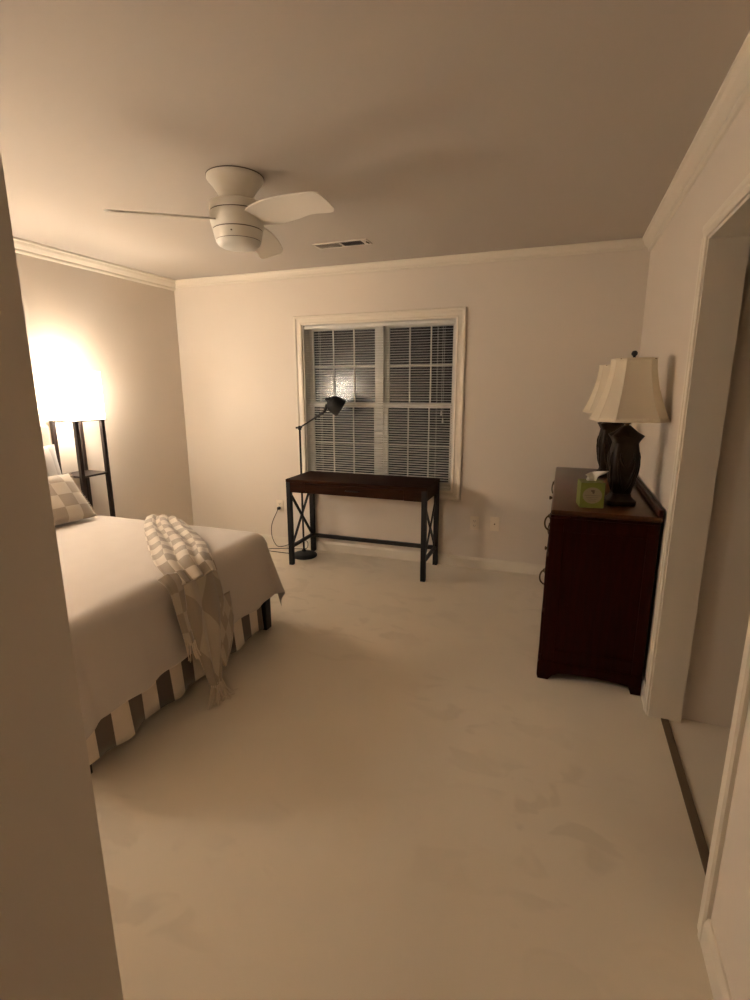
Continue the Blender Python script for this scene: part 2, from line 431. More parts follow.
# ------------------------------------------------------------------ ceiling fan
fan = thing('ceiling_fan', 'white three-blade hugger ceiling fan with an unlit round light cover', 'fan', (-1.515, 2.26, H))
b = new_bm()
lathe(b, [(0.124, 0.0), (0.130, -0.004), (0.130, -0.014), (0.124, -0.022), (0.104, -0.044), (0.086, -0.070), (0.074, -0.096), (0.070, -0.112)])
finish('canopy', b, FANWHITE, fan, smooth=40)
b = new_bm(); lathe(b, [(0.132, 0.0), (0.132, -0.004)]); finish('ceiling_gasket', b, GROOVE, fan)
b = new_bm()
lathe(b, [(0.070, -0.110), (0.116, -0.112), (0.124, -0.118), (0.126, -0.146), (0.126, -0.152)])
finish('motor_cap', b, FANWHITE, fan, smooth=40)
b = new_bm(); lathe(b, [(0.122, -0.152), (0.122, -0.157)]); finish('seam_ring', b, GROOVE, fan, smooth=40)
b = new_bm()
lathe(b, [(0.125, -0.157), (0.126, -0.161), (0.125, -0.195), (0.118, -0.226), (0.117, -0.228)])
finish('motor_housing', b, FANWHITE, fan, smooth=40)
b = new_bm(); lathe(b, [(0.114, -0.228), (0.113, -0.233)]); finish('seam_ring', b, GROOVE, fan, smooth=40)
b = new_bm()
lathe(b, [(0.116, -0.233), (0.115, -0.237), (0.107, -0.272), (0.106, -0.275)])
lk = finish('light_kit_ring', b, FANWHITE, fan, smooth=40)
b = new_bm(); lathe(b, [(0.003, -0.005), (0.003, 0.004)], n=12)
for v in b.verts: v.co = Matrix.Rotation(PI/2, 4, 'X') @ v.co
s = finish('set_screw', b, BRASS, lk); s.location = (0.036, -0.105, -0.254)
b = new_bm(); lathe(b, [(0.103, -0.275), (0.102, -0.278)]); finish('seam_ring', b, GROOVE, fan, smooth=40)
b = new_bm()
lathe(b, [(0.105, -0.278), (0.103, -0.283), (0.096, -0.294), (0.080, -0.303), (0.054, -0.309), (0.026, -0.312), (0.001, -0.3125)])
finish('light_cover', b, FROST, fan, smooth=60)
# blades: swept paddles, rounded slanted tip, root tucked against the housing
def blade(ang):
    b = new_bm()
    pts = [(0.085, -0.020), (0.15, -0.042), (0.25, -0.045), (0.38, -0.022), (0.485, 0.010), (0.520, 0.026), (0.528, 0.045), (0.524, 0.090), (0.512, 0.132), (0.498, 0.150), (0.470, 0.150),
           (0.39, 0.124), (0.30, 0.122), (0.20, 0.112), (0.13, 0.095), (0.085, 0.070)]
    o2 = [(p[0], p[1]) for p in crom([(x, y, 0) for x, y in pts], 4)]
    pitch = math.radians(-16.6)
    A = []; B = []
    for r, w in o2:
        r = 0.085 + (r - 0.085) * 1.075; y = w * math.cos(pitch); z = w * math.sin(pitch)
        A.append(b.verts.new((r, y, z + 0.003))); B.append(b.verts.new((r, y, z - 0.003)))
    n = len(o2)
    b.faces.new(A); b.faces.new(B[::-1])
    for k in range(n): b.faces.new((A[k], B[k], B[(k+1) % n], A[(k+1) % n]))
    o = finish('blade', b, FANBLADE, fan)
    o.location = (0, 0, -0.182); o.rotation_euler = (0, 0, math.radians(ang))
for a in (215.2, 335.2, 95.2): blade(a)

# ceiling register
vent = thing('ceiling_vent', 'white ceiling air register with two dark louver openings near the window', 'vent', (-1.503, 3.47, H), 0.0)
b = new_bm()
vx, vy = 0.198, 0.062
for a, c in (((-vx, -vy, -0.008), (vx, -vy+0.014, 0)), ((-vx, vy-0.014, -0.008), (vx, vy, 0)), ((-vx, -vy+0.014, -0.008), (-vx+0.020, vy-0.014, 0)),
             ((vx-0.045, -vy+0.014, -0.008), (vx, vy-0.014, 0)), ((-0.008, -vy+0.014, -0.008), (0.004, vy-0.014, 0))):
    box(b, a, c, 0.002)
finish('frame', b, VENTWHITE, vent)
b = new_bm(); box(b, (-vx+0.018, -vy+0.016, -0.002), (vx-0.043, vy-0.016, -0.0005)); finish('duct_opening', b, VENTDARK, vent)
for x0, x1, sg in ((-vx+0.021, -0.009, 1), (0.005, vx-0.046, -1)):
    b = new_bm(); n = 9
    for k in range(n):
        x = x0 + (x1-x0)*(k+0.5)/n
        bar(b, (x, -vy+0.014, -0.0055), (x, vy-0.014, -0.0055), 0.0012, 0.0075, up=(0.55*sg, 0, 1))
    finish('louver', b, VENTWHITE if sg > 0 else VENTDARK, vent)
b = new_bm(); bar(b, (vx-0.014, -0.02, -0.011), (vx-0.008, 0.022, -0.011), 0.006, 0.006); finish('damper_lever', b, BRASS, vent)

# ------------------------------------------------------------------ floor lamps with shelves
FLH = 1.600
def shelf_lamp(name, loc, label):
    t = thing(name, label, 'lamp', loc, 0, 'square shelf floor lamps beside the bed')
    h = 0.125; lw = 0.027
    for sx in (-1, 1):
        for sy in (-1, 1):
            b = new_bm(); box(b, (sx*h - (lw if sx > 0 else 0), sy*h - (lw if sy > 0 else 0), 0), (sx*h + (0 if sx > 0 else lw), sy*h + (0 if sy > 0 else lw), FLH-0.343), 0.0015)
            finish('leg', b, ESPRESSO, t)
    for z in (0.06, 0.44, 0.855):
        b = new_bm(); box(b, (-h+0.002, -h+0.002, z-0.007), (h-0.002, h-0.002, z+0.007), 0.0015); finish('shelf', b, ESPRESSO, t)
    b = new_bm(); z = FLH-0.351
    for a, c in (((-h, -h, z), (h, -h+0.016, z+0.012)), ((-h, h-0.016, z), (h, h, z+0.012)), ((-h, -h+0.016, z), (-h+0.016, h-0.016, z+0.012)), ((h-0.016, -h+0.016, z), (h, h-0.016, z+0.012))): box(b, a, c)
    box(b, (-h+0.016, -0.012, z), (h-0.016, 0.012, z+0.010))
    finish('top_frame', b, ESPRESSO, t)
    b = new_bm(); s = 0.129; z0 = FLH-0.343; z1 = FLH
    loft(b, [[(-s, -s, zz), (s, -s, zz), (s, s, zz), (-s, s, zz)] for zz in (z0, (z0+z1)/2, z1)], caps=False)
    sh = finish('lamp_shade', b, SHADELIN, t, mods=[('SOLIDIFY', dict(thickness=0.0015, offset=0))])
    sq = [(-s, -s), (s, -s), (s, s), (-s, s)]
    for zz in (z0, z1):
        b = new_bm()
        for k in range(4):
            p, q = sq[k], sq[(k+1) % 4]; tube(b, [(*p, zz), (*q, zz)], 0.0026, 6)
        finish('shade_wire', b, SHADETRIM, sh)
    b = new_bm(); lathe(b, [(0.017, FLH-0.341), (0.018, FLH-0.295), (0.014, FLH-0.280)], n=20)
    finish('socket', b, BLACKMETAL, t, smooth=40)
    b = new_bm(); lathe(b, [(0.012, 0.0), (0.014, 0.016), (0.026, 0.045), (0.030, 0.065), (0.026, 0.085), (0.014, 0.098), (0.001, 0.101)], (0, 0, FLH-0.283), 24)
    o = finish('bulb', b, BULBGLASS, t, smooth=60); o['label'] = 'lit warm white bulb'
    return t
LAMPX = XL + 0.137
LA = shelf_lamp('floor_lamp', (LAMPX, 2.792, 0), 'lit square-shade shelf floor lamp standing between the bed and the far corner')
LB = dup(LA, (LAMPX, 0.83, 0), 'lit shelf floor lamp reflected in the window, by the near side of the bed')

for o in LB.children:
    if o.name.startswith('lamp_shade'):
        o.material_slots[0].link = 'OBJECT'; o.material_slots[0].material = SHADELIN2

# ------------------------------------------------------------------ bed
BX0, BX1, BY0, BY1, BZ = XL+0.10, -1.645, 1.17, 2.595, 0.625
bed = thing('bed', 'full size bed with a beige upholstered headboard and black legs', 'bed', ((BX0+BX1)/2, (BY0+BY1)/2, 0))
ox, oy = bed.location.x, bed.location.y
def W(p): return (p[0]-ox, p[1]-oy, p[2])
b = new_bm()
for a, c in (((BX0, BY0+0.03, 0.20), (BX1-0.012, BY0+0.06, 0.25)), ((BX0, BY1-0.06, 0.20), (BX1-0.012, BY1-0.03, 0.25)), ((BX1-0.045, BY0+0.06, 0.20), (BX1-0.012, BY1-0.06, 0.25)),
             ((BX0, BY0+0.06, 0.20), (BX0+0.033, BY1-0.06, 0.25))): box(b, W(a), W(c))
finish('bed_frame', b, BLACKMETAL, bed)
for x, y in ((BX1-0.03, BY0+0.045), (BX1-0.03, BY1-0.045), (BX0+0.10, BY0+0.06), (BX0+0.10, BY1-0.06)):
    b = new_bm(); box(b, W((x-0.03, y-0.03, 0)), W((x+0.03, y+0.03, 0.30)), 0.004); finish('leg', b, BLACKMETAL, bed)
b = new_bm(); box(b, W((BX0, BY0+0.01, 0.25)), W((BX1-0.015, BY1-0.01, 0.37)), 0.02); finish('box_spring', b, TICKING, bed)
b = new_bm(); box(b, W((BX0, BY0+0.01, 0.37)), W((BX1-0.01, BY1-0.01, BZ-0.012)), 0.05, 4); finish('mattress', b, TICKING, bed, smooth=40)
b = new_bm(); box(b, W((XL+0.018, BY0-0.02, 0.10)), W((BX0, BY1+0.005, 1.235)), 0.022, 4); finish('headboard', b, BEIGEUP, bed, smooth=40)

# bedspread: flat top, rounded edge, hanging sides that flare and fold, rounded corners
def spread():
    r = 0.085; L = 0.425
    xf = BX1 - r + 0.012; y0 = BY0 + r - 0.012; y1 = BY1 - r + 0.012
    nx, ny = 96, 110
    us = [(-3.36) + (xf + L + 3.36) * i / (nx-1) for i in range(nx)]
    vs = [(y0 - L) + (y1 + L - y0 + L) * j / (ny-1) for j in range(ny)]
    def P(i, j):
        u, v = us[i], vs[j]
        a = max(0.0, u - xf); bb = max(0.0, v - y1) - max(0.0, y0 - v)
        ab = abs(bb); bx = min(u, xf); by = min(max(v, y0), y1)
        if a == 0 and ab == 0:
            z = BZ + 0.004 * noise.noise((u*3, v*3, 0)) + 0.0025 * noise.noise((u*9, v*9, 4))
            return (u, v, z)
        p = 2.4; rho = (a**p + ab**p) ** (1/p)
        th = math.atan2(ab, a)
        sgn = 1 if bb >= 0 else -1
        al = rho / r
        if al < PI/2: out = r * math.sin(al); drop = r * (1 - math.cos(al))
        else:
            t = rho - r*PI/2; out = r + 0.20*t + 0.1*t*t; drop = r + t*0.975
        hang = max(0.0, drop - 0.5*r) / 0.3
        if a > 0 and ab > 0:
            k = math.sin(2*th)
            out += (0.030 * math.sin(th*6.0) + 0.012) * hang * k
        elif a > 0:
            out += hang * (0.010*math.sin(v*14 + 0.6) + 0.006*math.sin(v*31) + 0.008*noise.noise((v*4, drop*2, 1)))
        else:
            out += hang * (0.010*math.sin(u*13) + 0.006*math.sin(u*29 + 1) + 0.006*noise.noise((u*4, drop*2, 2)))
        z = BZ - drop + 0.003 * noise.noise((u*8, v*8, 3))
        return (bx + out*math.cos(th), by + sgn*out*math.sin(th), z)
    b = new_bm(); grid(b, P, nx, ny)
    for v in b.verts: v.co = (v.co.x, v.co.y, max(v.co.z, 0.05))
    return finish('bedspread', b, SPREAD, None, smooth=80, mods=[('SOLIDIFY', dict(thickness=0.006, offset=1)), ('SUBSURF', dict(levels=1, render_levels=1))])
tag(spread(), 'plain cream bedspread draped over the bed and down its foot', 'bedspread')

# striped bed skirt: foot panel and far side panel, open at the corner around the leg
def skirt():
    b = new_bm(); n = 90
    SP = 0.082
    def foot(i, j):
        y = BY0 + (BY1 - 0.140 - BY0) * i / (n-1)
        f = j / 7
        z = 0.36 - f * (0.36 - 0.052 - 0.006*math.sin(y*17))
        x = BX1 - 0.004 + f * (0.022 + 0.010*math.sin(y*2*PI/0.27) + 0.005*math.sin(y*41))
        return (x, y, z)
    grid(b, foot, n, 8, lambda i, j: ((BY0 + (BY1 - 0.140 - BY0) * i / (n-1) - 1.269 + 0.082) / SP + 1.0, j/7))
    def side(i, j):
        x = BX0 + 0.05 + (BX1 - 0.10 - BX0 - 0.05) * i / (n-1)
        f = j / 7; z = 0.36 - f * 0.305
        return (x, BY1 - 0.020 + f*(0.020 + 0.010*math.sin(x*23)), z)
    grid(b, side, n, 8, lambda i, j: ((BX0 + 0.05 + (BX1 - 0.10 - BX0 - 0.05) * i / (n-1)) / SP, j/7))
    def side2(i, j):
        p = side(i, j); f = j/7
        return (p[0], BY0 + 0.020 - f*(0.020 + 0.010*math.sin(p[0]*23)), p[2])
    grid(b, side2, n, 8, lambda i, j: ((BX0 + 0.05 + (BX1 - 0.10 - BX0 - 0.05) * i / (n-1)) / SP, j/7))
    return finish('bed_skirt', b, SKIRT, None, smooth=80, mods=[('SOLIDIFY', dict(thickness=0.003, offset=0))])
tag(skirt(), 'bed skirt with wide taupe and cream vertical stripes below the bedspread', 'bed skirt')

# pillows
def pillow(name, m, w, h, t, uvs, flange=0.0):
    """cushion in its own x (width), y (height), z (thickness) space"""
    b = new_bm(); n = 28
    def prof(u, v):
        k = (1 - abs(u)**2.6) * (1 - abs(v)**2.6)
        return t/2 * max(k, 0)**0.42
    def pos(u, v, s):
        pin = 1 - 0.05*(1 - abs(v)**2)*abs(u)**4
        pin2 = 1 - 0.05*(1 - abs(u)**2)*abs(v)**4
        z = prof(u, v) * s
        z += s * 0.006 * noise.noise((u*2.5, v*2.5, s)) * (1-abs(u)) * 2
        return (u*w/2*pin, v*h/2*pin2, z)
    for s in (1, -1):
        grid(b, lambda i, j: pos(-1 + 2*i/(n-1), -1 + 2*j/(n-1), s), n, n, lambda i, j: ((i/(n-1))*uvs[0], (j/(n-1))*uvs[1]))
    bmesh.ops.remove_doubles(b, verts=b.verts[:], dist=0.0008)
    return finish(name, b, m, None, smooth=80)
def stand(o, c, yaw, lean):
    """upright cushion: face looks along +x turned by yaw, leaning back by lean"""
    M = Matrix.Rotation(yaw, 4, 'Z') @ Matrix.Rotation(-lean, 4, 'Y') @ Matrix(((0,0,1,0),(1,0,0,0),(0,1,0,0),(0,0,0,1)))
    o.matrix_world = Matrix.Translation(c) @ M
p1 = pillow('sham_pillow', SHAM, 0.64, 0.48, 0.12, (9, 1)); stand(p1, (-3.265, 2.250, 0.868), 0.0, math.radians(13))
tag(p1, 'white and pale grey striped pillow leaning on the headboard behind the checked cushion', 'pillow')
p2 = pillow('throw_cushion', CHECKP, 0.50, 0.36, 0.13, (5, 4)); stand(p2, (-3.015, 2.225, 0.785), -0.08, math.radians(40))
tag(p2, 'beige and cream checked cushion with a fringed edge at the head of the bed', 'cushion')
b = new_bm()
for k in range(60):        # short yarn fringe along the side seam
    v = -1 + 2*k/59
    x0 = 0.25*(1 - 0.05*(1 - v*v)); y0 = v*0.18
    a = random.uniform(-0.5, 0.5)
    tube(b, [(x0-0.004, y0, 0), (x0+0.010, y0 + 0.004*a, 0.002), (x0+0.020, y0 + 0.010*a, random.uniform(-0.006, 0.006))], [0.0016, 0.0016, 0.001], 4)
fr = finish('fringe', b, FRINGE, p2); fr['kind'] = 'stuff'

# checked throw blanket: runs across the foot of the bed and hangs over its end
def spread_x(z):      # outer face of the hanging bedspread (clearance for the throw)
    return BX1 + 0.012 + max(0, (BZ - 0.085 - z)) * 0.34
TH = [  # left point, right point, up/out normal
    ((-2.58, 2.72, 0.50), (-2.30, 2.72, 0.50), (0, 1, 0.2)),
    ((-2.57, 2.60, 0.632), (-2.31, 2.60, 0.632), (0, 0.5, 1)),
    ((-2.36, 2.34, 0.642), (-2.10, 2.44, 0.642), (0, 0, 1)),
    ((-1.98, 1.98, 0.642), (-1.82, 2.22, 0.642), (0, 0, 1)),
    ((-1.76, 1.80, 0.642), (-1.66, 2.06, 0.642), (0.25, 0, 1)),
    ((-1.604, 1.735, 0.590), (-1.590, 2.01, 0.588), (1, 0, 0.6)),
    ((-1.558, 1.725, 0.47), (-1.554, 2.00, 0.46), (1, 0, 0.1)),
    ((-1.530, 1.735, 0.33), (-1.525, 1.955, 0.32), (1, 0, 0)),
    ((-1.500, 1.750, 0.19), (-1.495, 1.885, 0.18), (1, 0, 0)),
    ((-1.480, 1.765, 0.095), (-1.475, 1.845, 0.09), (1, 0, 0)),
]
def strip(TH, ridges, amp, wave, uvs, name, m, parent=None, nv=41, sub=9, skew=0.0):
    Ls = crom([t[0] for t in TH], sub); Rs = crom([t[1] for t in TH], sub); Ns = crom([t[2] for t in TH], sub)
    n = len(Ls)
    arc = [0.0]
    for i in range(1, n): arc.append(arc[-1] + (0.5*(Ls[i]+Rs[i]) - 0.5*(Ls[i-1]+Rs[i-1])).length)
    def P(i, j):
        s = j/(nv-1); N = Ns[i].normalized()
        c = Ls[i].lerp(Rs[i], s)
        ph = wave*math.sin(arc[i]*5.0)
        rid = 0.5 - 0.5*math.cos(2*PI*ridges*(s + ph*0.06))
        rid = rid**0.6
        env = min(1.0, 5*s, 5*(1-s))
        a = amp*(0.75 + 0.5*noise.noise((arc[i]*4, s*2, 7)))
        return c + N*(a*rid*env + 0.006) + Vector((0, 0, 0.004*noise.noise((arc[i]*14, s*6, 1))))
    b = new_bm(); grid(b, P, n, nv, lambda i, j: (j/(nv-1)*uvs[0] + 0.15*math.sin(arc[i]*6) + skew*arc[i], arc[i]*uvs[1] - 0.5*skew*j/(nv-1)))
    end = [P(n-1, j) for j in range(nv)]
    o = finish(name, b, m, parent, smooth=80, mods=[('SOLIDIFY', dict(thickness=0.004, offset=1))])
    return o, end
thr, _m = strip(TH[:6], 3.0, 0.030, 1.0, (5, 12), 'throw_blanket', THROW)
hang, end = strip(TH[5:], 2.2, 0.030, 0.6, (1.5, 3.4), 'hanging_end', THROWBACK, thr, skew=2.4)
tag(thr, 'beige and cream checked throw blanket with fringe draped over the foot of the bed', 'blanket')
# second, shorter end showing beside it
flap, end2 = strip([((-1.66, 1.69, 0.638), (-1.64, 1.79, 0.640), (0.3, 0, 1)), ((-1.600, 1.685, 0.598), (-1.594, 1.77, 0.595), (1, 0, 0.6)),
                    ((-1.558, 1.680, 0.46), (-1.554, 1.74, 0.46), (1, 0, 0)), ((-1.530, 1.680, 0.345), (-1.526, 1.735, 0.34), (1, 0, 0))],
                   1.0, 0.018, 0.5, (2, 11), 'folded_end', THROWBACK, thr, nv=13)
corner, _e = strip([((-1.566, 1.90, 0.47), (-1.560, 2.06, 0.46), (1, 0, 0)), ((-1.530, 1.88, 0.33), (-1.524, 2.03, 0.31), (1, 0, 0)),
                    ((-1.500, 1.86, 0.22), (-1.496, 1.955, 0.20), (1, 0, 0)), ((-1.478, 1.865, 0.155), (-1.476, 1.878, 0.150), (1, 0, 0))],
                   1.0, 0.012, 0.5, (1.6, 8), 'corner_fold', THROWBACK, thr, nv=15, skew=6.0)
def fringe(end, n, length, spreadf, down, parent):
    b = new_bm(); m = len(end)
    for k in range(n):
        t = k/(n-1)*(m-1); i = min(int(t), m-2); p = end[i].lerp(end[i+1], t-i)
        dx = random.uniform(0.0, 0.02); dy = (k/(n-1) - 0.5)*spreadf + random.uniform(-0.008, 0.008)
        pts = [p + Vector((0, 0, 0.012)), p + Vector((dx*0.3, dy*0.3, -length*0.4)), p + Vector((dx, dy, -length*random.uniform(0.85, 1.0)))]
        if down and pts[-1].z < 0.004: pts[-1].z = 0.004; pts.append(pts[-1] + Vector((0.012, dy*0.35, 0.0)))
        tube(b, pts, 0.0022, 5)
    o = finish('fringe', b, FRINGE, parent, smooth=60); o['kind'] = 'stuff'
fringe(end, 22, 0.095, 0.10, True, thr)
fringe(end2, 9, 0.075, 0.02, False, thr)

# ------------------------------------------------------------------ desk
desk = thing('writing_desk', 'dark walnut desk with black X-braced metal legs under the window', 'desk', (-1.518, 3.857, 0))
DX, DY, DZ = 0.598, 0.222, 0.745
b = new_bm(); box(b, (-DX, -DY, DZ-0.026), (DX, DY, DZ), 0.003); finish('desktop', b, WALNUT, desk)
b = new_bm()
box(b, (-DX+0.004, -DY+0.022, DZ-0.110), (-DX+0.022, DY-0.004, DZ-0.026)); box(b, (DX-0.022, -DY+0.022, DZ-0.110), (DX-0.004, DY-0.004, DZ-0.026))
box(b, (-DX+0.022, DY-0.020, DZ-0.110), (DX-0.022, DY-0.004, DZ-0.026))
box(b, (-DX+0.004, -DY+0.004, DZ-0.110), (-0.42, -DY+0.022, DZ-0.026)); box(b, (0.42, -DY+0.004, DZ-0.110), (DX-0.004, -DY+0.022, DZ-0.026))
finish('apron', b, WALNUT, desk)
b = new_bm(); box(b, (-0.417, -DY+0.002, DZ-0.108), (0.417, -DY+0.020, DZ-0.029), 0.002)
box(b, (-0.40, -DY+0.022, DZ-0.10), (0.40, DY-0.04, DZ-0.094))
dw = finish('drawer', b, WALNUT, desk)
b = new_bm(); yh = -DY-0.016
tube(b, [(-0.055, -DY+0.002, DZ-0.062), (-0.055, yh, DZ-0.062), (-0.045, yh-0.004, DZ-0.062), (0.045, yh-0.004, DZ-0.062), (0.055, yh, DZ-0.062), (0.055, -DY+0.002, DZ-0.062)], 0.0055, 8)
finish('handle', b, BLACKMETAL, dw, smooth=60)
lw = 0.032
for sx in (-1, 1):
    for sy in (-1, 1):
        b = new_bm(); cx = sx*(DX-0.020); cy = sy*(DY-0.020)
        box(b, (cx-lw/2-0.003, cy-lw/2-0.003, 0), (cx+lw/2+0.003, cy+lw/2+0.003, DZ-0.027 if sy > 0 else DZ-0.027), 0.002)
        finish('leg', b, BLACKMETAL, desk)
    cx = sx*(DX-0.020); ya, yb = -DY+0.036, DY-0.036
    b = new_bm(); box(b, (cx-0.012, ya, 0.145), (cx+0.012, yb, 0.170), 0.001); finish('side_rail', b, BLACKMETAL, desk)
    b = new_bm(); bar(b, (cx+0.004, ya, 0.175), (cx+0.004, yb, DZ-0.118), 0.010, 0.024); bar(b, (cx-0.006, ya, DZ-0.118), (cx-0.006, yb, 0.175), 0.010, 0.024)
    finish('cross_brace', b, BLACKMETAL, desk)
b = new_bm(); box(b, (-DX+0.038, DY-0.034, 0.135), (DX-0.038, DY-0.010, 0.168), 0.001); finish('stretcher', b, BLACKMETAL, desk)

# pharmacy floor lamp behind the desk
ph = thing('task_floor_lamp', 'black task floor lamp with a bent arm and dome head beside the desk', 'lamp', (-2.132, 3.940, 0))
b = new_bm(); lathe(b, [(0.108, 0.0), (0.112, 0.004), (0.112, 0.014), (0.105, 0.022), (0.070, 0.028)], (0.035, -0.055, 0)); lathe(b, [(0.022, 0.020), (0.020, 0.034), (0.012, 0.046)], n=24); finish('base', b, BLACKMETAL, ph, smooth=40)
b = new_bm(); tube(b, [(0, 0, 0.040), (0, 0, 1.135)], 0.0085, 12); finish('pole', b, BLACKMETAL, ph, smooth=60)
b = new_bm(); lathe(b, [(0.008, 1.120), (0.015, 1.126), (0.016, 1.150), (0.008, 1.158)], n=20); bar(b, (-0.035, 0, 1.140), (0.02, 0, 1.146), 0.016, 0.016); finish('elbow_joint', b, BLACKMETAL, ph, smooth=40)
b = new_bm(); tube(b, [(0, 0, 1.142), (0.235, 0.0, 1.278), (0.262, 0.0, 1.310), (0.276, 0, 1.372)], 0.0065, 10); tube(b, [(0.15, 0, 1.2288), (0.235, 0, 1.278), (0.270, 0, 1.340)], [0.011, 0.012, 0.017], 10); finish('arm', b, BLACKMETAL, ph, smooth=60)
b = new_bm()
lathe(b, [(0.0065, -0.035), (0.014, -0.030), (0.018, -0.006), (0.030, 0.000), (0.054, 0.012), (0.069, 0.034), (0.076, 0.066), (0.077, 0.118), (0.073, 0.118), (0.068, 0.050), (0.048, 0.024), (0.010, 0.010)], n=32, caps=False)
hd = finish('lamp_head', b, BLACKMETAL, ph, smooth=50)
hd.location = (0.284, 0, 1.372)
dv = Vector((0.66, 0.38, -0.50)).normalized(); hd.rotation_euler = dv.to_track_quat('Z', 'Y').to_euler()
b = new_bm(); lathe(b, [(0.010, 0.020), (0.018, 0.045), (0.028, 0.070), (0.024, 0.090), (0.001, 0.100)], n=20); finish('bulb', b, GLAZEDBULB, hd, smooth=60)
b = new_bm(); lathe(b, [(0.004, 0.0), (0.006, 0.004), (0.006, 0.016), (0.003, 0.02)], (0, 0, 0), 10); sw = finish('switch_knob', b, BLACKMETAL, hd, smooth=40); sw.location = (0.0, 0.014, -0.008); sw.rotation_euler = (-PI/2, 0, 0)

# wall plates
def plate(name, x, label, kind, z=0.392):
    t = thing(name, label, 'wall plate', (x, D, z))
    b = new_bm(); box(b, (-0.036, -0.006, -0.058), (0.036, 0, 0.058), 0.0025); finish('cover_plate', b, PLATE, t, smooth=40)
    if kind == 'outlet':
        for dz in (0.020, -0.020):
            b = new_bm(); box(b, (-0.016, -0.0085, dz-0.014), (0.016, -0.005, dz+0.014), 0.003); s = finish('socket', b, PLATE, t)
            b = new_bm()
            box(b, (-0.008, -0.0092, dz-0.003), (-0.0055, -0.008, dz+0.007)); box(b, (0.0055, -0.0092, dz-0.003), (0.008, -0.008, dz+0.007)); box(b, (-0.0025, -0.0092, dz-0.010), (0.0025, -0.008, dz-0.006))
            finish('slots', b, SLOTS, s)
    else:
        b = new_bm(); tube(b, [(0, -0.004, 0), (0, -0.014, 0)], 0.0055, 12); finish('jack', b, BRASS, t, smooth=40)
    return t
plate('wall_outlet', -2.452, 'ivory double outlet with a black plug on the wall left of the desk', 'outlet')
plate('wall_outlet', -0.625, 'ivory double outlet with nothing plugged in, right of the desk', 'outlet', 0.385)
plate('cable_plate', -0.462, 'ivory wall plate with one small cable jack nearest the dresser', 'jack', 0.392)

# cord: plug, hanging loop and coils on the carpet
cord = thing('power_cord', 'thin black power cord looping from the outlet to the task lamp', 'cord', (-2.452, D-0.02, 0.36))
b = new_bm(); box(b, (-0.012, -0.022, 0.0), (0.012, 0.009, 0.024), 0.004); finish('plug', b, BLACKCORD, cord)
pp = [(-2.452, 4.056, 0.368), (-2.47, 4.052, 0.33), (-2.522, 4.05, 0.22), (-2.530, 4.05, 0.11), (-2.50, 4.05, 0.03), (-2.44, 4.03, 0.008), (-2.34, 4.05, 0.035), (-2.24, 4.06, 0.075), (-2.165, 4.058, 0.085), (-2.145, 4.045, 0.05), (-2.17, 4.05, 0.012),
      (-2.26, 4.03, 0.006), (-2.42, 3.985, 0.006), (-2.50, 3.94, 0.006), (-2.47, 3.895, 0.006), (-2.36, 3.89, 0.006), (-2.215, 3.885, 0.008)]
pp = [(x+2.452, y-D+0.02, z-0.36) for x, y, z in pp]
b = new_bm(); tube(b, crom(pp, 10), 0.0034, 6); finish('cable', b, BLACKCORD, cord, smooth=60)

# ------------------------------------------------------------------ dresser
DRX0, DRX1, DRY0, DRY1, DRZ = 0.0, 0.452, 2.548, 3.94, 0.905
dre = thing('dresser', 'dark mahogany dresser with curved drop pulls against the right wall', 'dresser', (0.224, (DRY0+DRY1)/2, 0))
gx, gy = dre.location.x, dre.location.y
def G(x, y, z): return (x-gx, y-gy, z)
b = new_bm(); box(b, G(-0.024, DRY0-0.020, DRZ-0.026), G(DRX1+0.004, DRY1+0.02, DRZ), 0.011, 3); finish('top', b, MAHOGTOPLIT, dre, smooth=35)
b = new_bm(); box(b, G(DRX1-0.016, DRY0-0.016, DRZ), G(DRX1+0.004, DRY1+0.016, DRZ+0.034), 0.004); finish('back_rail', b, MAHOG, dre)
b = new_bm(); box(b, G(-0.024, DRY0-0.010, DRZ-0.042), G(DRX1, DRY1+0.010, DRZ-0.026), 0.006, 2); finish('cornice', b, MAHOG, dre, smooth=35)
for ys, yo in ((DRY0, 1), (DRY1, -1)):
    b = new_bm(); ya, yb = sorted((ys, ys + yo*0.022)); pa, pb = sorted((ys + yo*0.007, ys + yo*0.018))
    box(b, G(-0.020, ya, 0.10), G(0.040, yb, DRZ-0.042), 0.002); box(b, G(DRX1-0.048, ya, 0.10), G(DRX1, yb, DRZ-0.042), 0.002)
    box(b, G(0.040, ya, DRZ-0.11), G(DRX1-0.048, yb, DRZ-0.042), 0.002); box(b, G(0.040, ya, 0.10), G(DRX1-0.048, yb, 0.17), 0.002)
    box(b, G(0.040, pa, 0.17), G(DRX1-0.048, pb, DRZ-0.11))
    finish('side_panel', b, MAHOG, dre)
    # shaped plinth below the side: front bracket foot, arch, block at the back
    b = new_bm()
    ol = [(-0.030, 0.0), (0.020, 0.0), (0.042, 0.030), (0.070, 0.042), (0.14, 0.050), (0.24, 0.053), (0.34, 0.047), (0.395, 0.038), (0.408, 0.0), (DRX1, 0.0), (DRX1, 0.100), (-0.030, 0.100), (-0.036, 0.085), (-0.036, 0.02)]
    prism(b, [(x-gx, z) for x, z in ol], 'y', ya-gy-0.006 if yo > 0 else ya-gy, yb-gy if yo > 0 else yb-gy+0.006)
    finish('bracket_foot', b, MAHOG, dre)
b = new_bm(); box(b, G(DRX1-0.010, DRY0+0.022, 0.09), G(DRX1-0.002, DRY1-0.022, DRZ-0.042)); finish('back_panel', b, MAHOG, dre)
b = new_bm()
